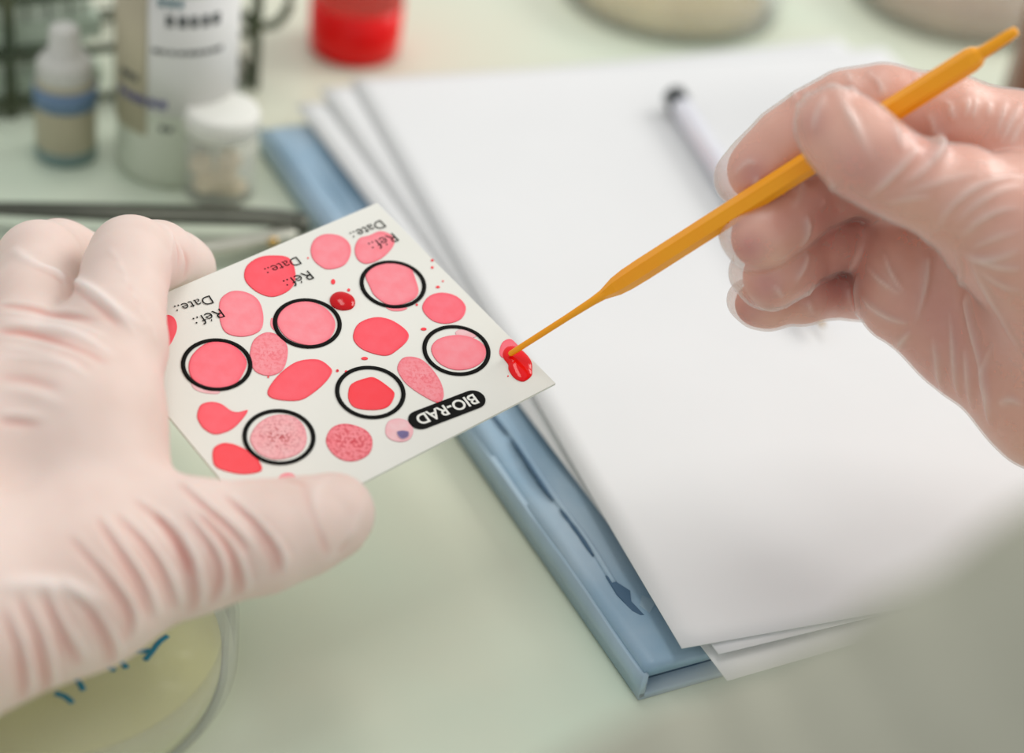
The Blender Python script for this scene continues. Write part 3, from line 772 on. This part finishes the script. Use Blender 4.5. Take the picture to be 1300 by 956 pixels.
def glove_film():
    m = mat('thin clear vinyl glove', (240, 228, 220), .5, (234, 220, 212), scale=160, spec=0, bump=.0)
    nt = m.node_tree; b = nt.nodes['Principled BSDF']; out = nt.nodes['Material Output']
    tr = nt.nodes.new('ShaderNodeBsdfTransparent'); tr.inputs[0].default_value = (.99, .96, .94, 1)
    mx = nt.nodes.new('ShaderNodeMixShader')
    a_ = nt.nodes.new('ShaderNodeAttribute'); a_.attribute_name = 'fold'
    mr = nt.nodes.new('ShaderNodeMapRange'); mr.inputs['From Min'].default_value = 0; mr.inputs['From Max'].default_value = 1
    mr.inputs['To Min'].default_value = .32; mr.inputs['To Max'].default_value = .68
    nt.links.new(a_.outputs['Fac'], mr.inputs['Value']); nt.links.new(mr.outputs['Result'], mx.inputs[0])
    nt.links.new(tr.outputs[0], mx.inputs[1]); nt.links.new(b.outputs[0], mx.inputs[2])
    gl = nt.nodes.new('ShaderNodeBsdfGlossy'); gl.inputs['Roughness'].default_value = .24
    fr = nt.nodes.new('ShaderNodeFresnel'); fr.inputs['IOR'].default_value = 1.65
    ge = nt.nodes.new('ShaderNodeNewGeometry'); fc_ = nt.nodes.new('ShaderNodeMath'); fc_.operation = 'SUBTRACT'; fc_.use_clamp = True
    nt.links.new(fr.outputs[0], fc_.inputs[0]); nt.links.new(ge.outputs['Backfacing'], fc_.inputs[1])   # only the outer face is glossy
    m2 = nt.nodes.new('ShaderNodeMixShader'); nt.links.new(fc_.outputs[0], m2.inputs[0])
    bmp = nt.nodes.new('ShaderNodeBump'); bmp.inputs['Strength'].default_value = .25; bmp.inputs['Distance'].default_value = .0006
    nz = nt.nodes.new('ShaderNodeTexNoise'); nz.inputs['Scale'].default_value = 220; nz.inputs['Detail'].default_value = 2; nz.inputs['Distortion'].default_value = 1.2
    nt.links.new(nz.outputs['Fac'], bmp.inputs['Height']); nt.links.new(bmp.outputs[0], gl.inputs['Normal'])
    nt.links.new(mx.outputs[0], m2.inputs[1]); nt.links.new(gl.outputs[0], m2.inputs[2])
    nt.links.new(m2.outputs[0], out.inputs['Surface'])
    return m
M_film = glove_film()
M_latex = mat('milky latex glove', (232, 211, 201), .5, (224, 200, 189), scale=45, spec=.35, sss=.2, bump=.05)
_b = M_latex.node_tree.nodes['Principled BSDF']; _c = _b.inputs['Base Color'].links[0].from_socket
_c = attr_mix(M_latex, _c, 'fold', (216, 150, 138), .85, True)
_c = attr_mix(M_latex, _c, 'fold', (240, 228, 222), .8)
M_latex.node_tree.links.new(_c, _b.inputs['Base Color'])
M_coat = mat('grey beige lab coat cotton', (176, 176, 160), .85, (168, 168, 152), scale=300, bump=.2, spec=.2)

# ---- left hand: thumb on the face of the card, index and middle finger behind it
HV = .68
F = Field([-190., -44., 335.], [-22., 140., 503.], HV)
palm = [J((94, 545, 448, 19.2), (-60, 600, 444, 25)),
        J((94, 545, 448, 19.2), (118, 650, 439, 18.2), (92, 735, 424, 20), (-60, 780, 410, 24.4)),
        J((-60, 600, 446, 25), (-190, 800, 410, 28), (-420, 1080, 378, 31)),
        J((40, 480, 464, 18), (-60, 560, 464, 21.5), (-140, 600, 458, 21.5))]
thumb = J((110, 725, 426, 18), (238, 694, 435, 15.5), (330, 682, 440, 12.9), (385, 668, 444, 11.3), (420, 656, 447, 9.4), (426, 650, 447.5, 8.8))
index = J((105, 540, 450, 16.9), (142, 440, 462, 13.1), (160, 345, 481, 10.6), (166, 326, 489, 10.2), (200, 327, 506, 9.4), (224, 338, 516, 9.0), (236, 342, 519, 8.2))
middle = J((40, 480, 466, 17), (40, 400, 480, 12.5), (50, 334, 500, 10.8), (75, 325, 515, 9.6), (150, 350, 532, 9), (190, 360, 536, 8))
D_ = build_field(F, palm, [(thumb, 6), (index, 6), (middle, 5)], 9.0)
V, Q = surface_nets(D_, F.lo, HV); V = relax(V, Q, 4)
c2 = lambda pts: [(x / 2.414, 560 + y / 2.414) for x, y in pts]
c1 = lambda pts: [(x / 2.517, 240 + y / 2.517) for x, y in pts]
LS = []
grooves = [[(550, 130), (640, 210), (700, 260), (760, 330)], [(690, 170), (780, 250), (850, 340), (860, 400)], [(415, 185), (520, 260), (570, 330), (600, 400)],
           [(570, 230), (650, 330), (680, 420), (660, 490)], [(360, 230), (440, 310), (500, 400), (540, 510)], [(300, 240), (370, 340), (430, 430), (470, 540)],
           [(220, 300), (330, 420), (400, 520), (400, 600)], [(180, 440), (280, 520), (340, 620), (350, 680)], [(130, 460), (190, 580), (250, 680)],
           [(60, 480), (120, 600), (150, 720), (150, 780)], [(10, 520), (60, 640), (80, 730), (80, 790)], [(600, 220), (700, 320), (740, 420), (740, 470)], [(480, 230), (560, 330), (600, 440), (600, 520)]]
for g in grooves:
    LS.append((c2(g), .8, -.85))
    LS.append((c2([(x + 17, y - 6) for x, y in g]), .9, .6))
    LS.append((c2([(x - 22, y + 12) for x, y in g[1:]]), .6, -.4))
    LS.append((c2([(x + 42, y + 6) for x, y in g[:-1]]), .55, -.35))
LS += [(c2([(0, 440), (110, 436), (210, 450), (300, 490)]), 1.6, .8), (c2([(930, 130), (950, 200), (985, 300), (1010, 350)]), .9, -.35), (c2([(850, 100), (900, 120), (935, 130)]), .8, -.4),
       (c2([(1000, 110), (960, 180), (980, 290)]), 1.1, .3), (c2([(1120, 180), (1080, 270), (1040, 330), (1000, 370)]), 1.3, .3), (c2([(1070, 300), (1030, 345)]), .9, -.5),
       (c1([(40, 190), (120, 240), (200, 270), (330, 350), (440, 430)]), 1.4, .8), (c1([(0, 365), (90, 375), (180, 395), (320, 420)]), 1.0, -.7), (c1([(0, 390), (120, 410), (260, 440), (330, 470)]), 1.0, .5),
       (c1([(0, 455), (100, 460), (200, 490), (330, 550)]), 1.1, -.8), (c1([(20, 430), (150, 440), (260, 470), (360, 530)]), 1.0, .6), (c1([(0, 500), (120, 520), (240, 560)]), 1.0, .4),
       (c1([(0, 740), (50, 742), (120, 750)]), 1.1, -.5), (c1([(0, 720), (60, 722), (130, 730)]), 1.0, .4), (c1([(0, 600), (90, 610), (180, 640)]), 1.3, -.35), (c1([(0, 640), (100, 650), (200, 690)]), 1.3, .35),
       (c1([(110, 250), (220, 300), (330, 390), (380, 440)]), .9, -.5), (c1([(150, 265), (260, 305), (360, 380), (430, 460)]), .8, .4)]
for q in range(9):
    x0, y0 = 350 + 11 * q, 190 + 22 * q
    LS.append((c1([(x0, y0), (x0 + 40, y0 + 60), (x0 + 62, y0 + 120)]), .6, -.3 if q % 2 else .3))
for q in range(7):
    y0 = 355 + 30 * q
    LS.append((c1([(0, y0), (110, y0 + 8), (230, y0 + 34), (330 - 8 * q, y0 + 70)]), .7, -.3 if q % 2 else .3))
for q in range(4):
    x0, y0 = 525 + 14 * q, 110 + 22 * q
    LS.append((c1([(x0 + 10, y0), (x0 + 34, y0 + 50), (x0 + 26, y0 + 110)]), .8, -.35 if q % 2 else .4))
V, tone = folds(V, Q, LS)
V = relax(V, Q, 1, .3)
org = CAMP + CAMB @ (to_cam(-190, 800, 410 * HK) * .001)
lh = thing('hand', 'left hand in a milky wrinkled latex glove pinching the test card', 'hand', org)
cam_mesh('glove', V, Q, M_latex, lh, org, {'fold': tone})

def sleeve(parent, org, pts, name='coat_sleeve'):
    P_ = catmull([to_cam(x, y, d_ * HK) for x, y, d_, r_ in pts], 8, False); rr = catmull([[r_, 0] for *_, r_ in pts], 8, False)[:, 0]
    P_ = CAMP + (P_ * .001) @ CAMB.T - org
    rr = rr * .001 * (1 + .03 * np.sin(np.arange(len(rr)) * 1.7))
    return mesh_obj(name, *tube(P_, rr, 28), M_coat, parent)
sleeve(lh, org, [(-330, 985, 388, 33), (-420, 1090, 378, 36), (-600, 1300, 350, 42), (-800, 1550, 325, 48)])

# ---- right hand: thumb and index finger pinch the orange stick, the others curl below
def sd(px): q = stick_pt(px) - CAMP; return (q @ FW) * 1000       # distance of the stick at a pixel column
RV = .58
lo_, hi_ = np.array([48., -80., 425.]) * HK, np.array([205., 78., 552.]) * HK
F = Field(lo_, hi_, RV)
s0 = sd(1040) / HK
palm = [J((1145, 388, s0 + 34, 10), (1230, 430, s0 + 36, 14), (1340, 500, s0 + 26, 19), (1470, 520, s0 + 12, 23)),
        J((1140, 338, s0 + 32, 9.5), (1240, 340, s0 + 36, 15), (1380, 380, s0 + 24, 20)),
        J((1160, 285, s0 + 36, 10), (1280, 262, s0 + 28, 15), (1400, 320, s0 + 20, 20)),
        J((1290, 186, s0 + 16, 12.5), (1400, 250, s0 + 20, 18), (1500, 420, s0 + 12, 24), (1680, 560, s0 - 20, 28), (1800, 640, s0 - 40, 29)),
        J((1290, 292, s0 - 2, 16.5), (1370, 370, s0 + 6, 20), (1480, 470, s0 + 8, 24))]
thumb = J((1058, 160, s0 - 15, 8.6), (1072, 172, s0 - 15.5, 9.5), (1100, 198, s0 - 17, 10.1), (1132, 219, s0 - 16.5, 9.4), (1165, 234, s0 - 14, 9.5), (1215, 250, s0 - 10, 11.8), (1290, 292, s0 - 2, 16.5))
index = J((1290, 182, s0 + 14, 12.2), (1200, 150, s0 + 10, 10.4), (1120, 136, s0 + 8, 9.8), (1075, 142, s0 + 10, 9.6), (1035, 160, s0 + 12, 8.9), (1000, 183, s0 + 13.5, 8.6), (964, 214, s0 + 15.5, 8.0), (952, 224, s0 + 16.5, 7.5))
middle = J((1190, 270, s0 + 36, 11), (1100, 222, s0 + 28, 9.6), (1050, 235, s0 + 24, 9.2), (1000, 272, s0 + 16, 8.6), (968, 298, s0 + 12.5, 8.0), (960, 303, s0 + 12, 7.6))
ring = J((1175, 325, s0 + 44, 10.5), (1095, 300, s0 + 42, 8.6), (1035, 310, s0 + 31, 8.0), (1000, 336, s0 + 23, 7.8), (978, 351, s0 + 20, 7.4), (972, 354, s0 + 20, 7.0))
little = J((1155, 378, s0 + 46, 8.6), (1085, 370, s0 + 47, 6.6), (1020, 377, s0 + 36, 6.4), (975, 385, s0 + 32, 6.0), (960, 386, s0 + 31, 5.6))
full = [(index, .5), (middle, .5), (ring, .5), (little, .5)]
index = index.copy(); index[-2:, :3] = J((972, 209, s0 + 15, 1), (961, 218, s0 + 16, 1))[:, :3]
middle = middle.copy(); middle[-2:, :3] = J((976, 292, s0 + 13.5, 1), (967, 303, s0 + 12, 1))[:, :3]
ring = ring.copy(); ring[-2:, :3] = J((986, 346, s0 + 21, 1), (979, 354, s0 + 20, 1))[:, :3]
fing = [(thumb, 6), (index, 5), (middle, 3), (ring, 3), (little, 3)]
D_ = build_field(F, palm, fing)
Vs, Qs = surface_nets(D_, F.lo, RV); Vs = relax(Vs, Qs, 3)
pxy = np.stack([PPX + FPX * Vs[:, 0] / Vs[:, 2], PPY + FPX * Vs[:, 1] / Vs[:, 2]], 1)
red = np.zeros(len(Vs))  # reddish fingertips, plus shade painted into the finger gaps and palm
for x, y, rr, am in ((958, 222, 22, .95), (950, 318, 22, 1), (972, 366, 24, .95), (945, 398, 22, .8), (1090, 225, 45, .6), (1030, 160, 22, .55), (990, 220, 26, .3), (1000, 280, 30, .5), (1060, 285, 60, .9), (1060, 360, 50, .95), (1200, 420, 100, .55), (1180, 180, 40, .4), (1230, 320, 30, .3)):
    red = np.maximum(red, am * np.exp(-((pxy[:, 0] - x) ** 2 + (pxy[:, 1] - y) ** 2) / (2 * (rr * .7) ** 2)))
org = CAMP + CAMB @ (to_cam(1480, 470, (s0 + 8) * HK) * .001)
rh = thing('hand', 'right hand in a thin clear vinyl glove holding the orange stick', 'hand', org)
cam_mesh('skin', Vs, Qs, M_skin, rh, org, {'red': red})
# the glove: a film a little off the skin, with empty ends past the finger tips
tips = full + [(J((964, 214, s0 + 15.5, 8.0), (944, 226, s0 + 17, 7.1)), 2), (J((968, 298, s0 + 12.5, 8.0), (950, 296, s0 + 12, 7.0)), 2), (J((978, 351, s0 + 20, 7.4), (960, 346, s0 + 20, 6.6)), 2),
        (J((975, 385, s0 + 32, 6.0), (950, 381, s0 + 31, 5.2)), 2), (J((1072, 172, s0 - 15.5, 9.3), (1056, 158, s0 - 15, 8.6)), 2)]
Dg = D_.copy()
for pts, k_ in tips:
    sl, d_ = F.chain(pts, 3, 6); Dg[sl] = smin(Dg[sl], d_, .6)
Vg, Qg = surface_nets(Dg - .55, F.lo, RV); Vg = relax(Vg, Qg, 2)
c6 = lambda pts: [(880 + x / 2.898, 30 + y / 2.898) for x, y in pts]
c7 = lambda pts: [(880 + x / 2.731, 250 + y / 2.731) for x, y in pts]
RS = [(c6([(470, 250), (500, 238), (540, 250), (570, 280)]), 1.2, 1.3), (c6([(900, 395), (905, 425), (900, 470), (870, 510)]), 1.3, 1.6), (c6([(520, 250), (560, 320), (600, 390), (660, 520)]), .9, 1.4), (c6([(490, 245), (455, 340), (440, 400)]), .8, .6), (c6([(735, 350), (750, 410), (765, 470)]), .8, 1.0),
      (c6([(815, 390), (835, 425), (825, 470)]), 1.0, -.6), (c6([(880, 400), (910, 430), (890, 490), (820, 560), (750, 590)]), .8, 1.0), (c6([(840, 440), (780, 510), (700, 590), (640, 640)]), .9, .9),
      (c6([(870, 470), (800, 540), (720, 610), (660, 650)]), .8, -.5), (c6([(1210, 560), (1110, 575), (1010, 620), (930, 690), (900, 760)]), .8, .9), (c6([(1210, 600), (1120, 620), (1030, 670), (960, 740)]), .8, .6),
      (c6([(1210, 680), (1120, 690), (1040, 730), (980, 790)]), .8, .7), (c6([(1000, 850), (1060, 865), (1130, 858), (1210, 830)]), .8, .8), (c6([(1210, 760), (1100, 790), (1020, 830)]), .8, .5),
      (c6([(760, 620), (850, 600), (950, 570), (1060, 550)]), .9, .5), (c6([(700, 660), (800, 640), (880, 640)]), .8, .5), (c6([(560, 180), (585, 220), (592, 265)]), .8, .9), (c6([(640, 172), (690, 235), (702, 300)]), .8, .9),
      (c6([(810, 175), (835, 205), (845, 235)]), .8, .8), (c6([(660, 175), (670, 230), (672, 290)]), .7, -.4), (c6([(375, 235), (372, 275), (395, 320)]), .7, .9), (c6([(405, 235), (412, 260), (420, 285)]), .7, .7),
      (c6([(1012, 275), (1005, 310), (1000, 350)]), .6, .8), (c6([(1040, 275), (1032, 320), (1025, 355)]), .6, .7), (c6([(935, 280), (945, 320), (960, 360)]), .6, .8), (c6([(1090, 290), (1080, 350)]), .6, .6),
      (c6([(1200, 300), (1160, 380), (1130, 450)]), .7, .7), (c6([(1217, 350), (1180, 420), (1160, 470)]), .7, .6), (c6([(1150, 290), (1130, 350), (1115, 430)]), .7, .6), (c6([(860, 330), (880, 370), (885, 410)]), .7, .7),
      (c6([(240, 560), (232, 590), (245, 620)]), .7, .7), (c6([(150, 560), (200, 510), (240, 520)]), .7, .5), (c6([(420, 500), (400, 600), (370, 680)]), .8, .5), (c6([(480, 560), (520, 600), (460, 680)]), .7, .6),
      (c7([(825, 130), (815, 240), (800, 330), (770, 440)]), .8, 1.0), (c7([(915, 190), (935, 320), (965, 460), (1000, 600), (1028, 780)]), .8, 1.1), (c7([(1035, 500), (1005, 610), (1022, 700), (1030, 790)]), .7, .8),
      (c7([(890, 390), (898, 500), (908, 620), (925, 700)]), .7, .8), (c7([(580, 335), (630, 385), (690, 420), (755, 440)]), .8, .9), (c7([(600, 240), (650, 290), (720, 340)]), .7, .6), (c7([(755, 460), (720, 500), (700, 545)]), .8, .9),
      (c7([(830, 480), (845, 580), (860, 680)]), .7, .6), (c7([(940, 520), (950, 620), (965, 740)]), .7, .6), (c7([(660, 190), (690, 270), (730, 330)]), .7, .6), (c7([(1060, 720), (1100, 700), (1147, 720)]), .9, .8),
      (c7([(570, 270), (560, 340), (565, 430)]), .8, .9), (c7([(960, 210), (1010, 320), (1080, 450), (1147, 560)]), .8, .6), (c7([(940, 190), (1050, 240), (1147, 250)]), .8, .7), (c7([(1147, 330), (1060, 300), (980, 240)]), .8, .5),
      (c7([(390, 60), (400, 110), (380, 170)]), .7, .8), (c7([(400, 180), (385, 240), (350, 300)]), .7, .7), (c7([(280, 300), (300, 330), (310, 345)]), .6, .6), (c7([(430, 300), (400, 360), (420, 410)]), .7, .6), (c7([(190, 330), (240, 380), (300, 400), (350, 370)]), .7, .6)]
Vg, tg = folds(Vg, Qg, [(p_, w_ * 1.15, a_ * 1.15) for p_, w_, a_ in RS], 1.25)
Vg = relax(Vg, Qg, 1, .25)
cam_mesh('glove', Vg, Qg, M_film, rh, org, {'fold': tg})
sleeve(rh, org, [(1700, 575, s0 - 24, 33), (1800, 640, s0 - 40, 36), (2000, 800, s0 - 80, 42), (2200, 980, s0 - 110, 50)])

# ---- the blurred fold of coat close to the camera, lower right
pts = [(760, 1330, 214, 26), (880, 1210, 212, 26), (1020, 1148, 211, 26), (1170, 1082, 210, 26), (1340, 982, 208, 26), (1600, 850, 204, 28)]
P_ = catmull([to_cam(x, y, d_) for x, y, d_, r_ in pts], 10, False); rr = catmull([[r_, 0] for *_, r_ in pts], 10, False)[:, 0] * .001
Pw = CAMP + (P_ * .001) @ CAMB.T; org = Pw[len(Pw) // 2]
fold = mesh_obj('coat_fold', *tube(Pw - org, rr * (1 + .015 * np.sin(np.arange(len(rr)) * .9)), 36), M_coat); fold.location = tuple(org)
tag(fold, 'pale grey blurred fold of lab coat in the lower right foreground', 'lab coat')
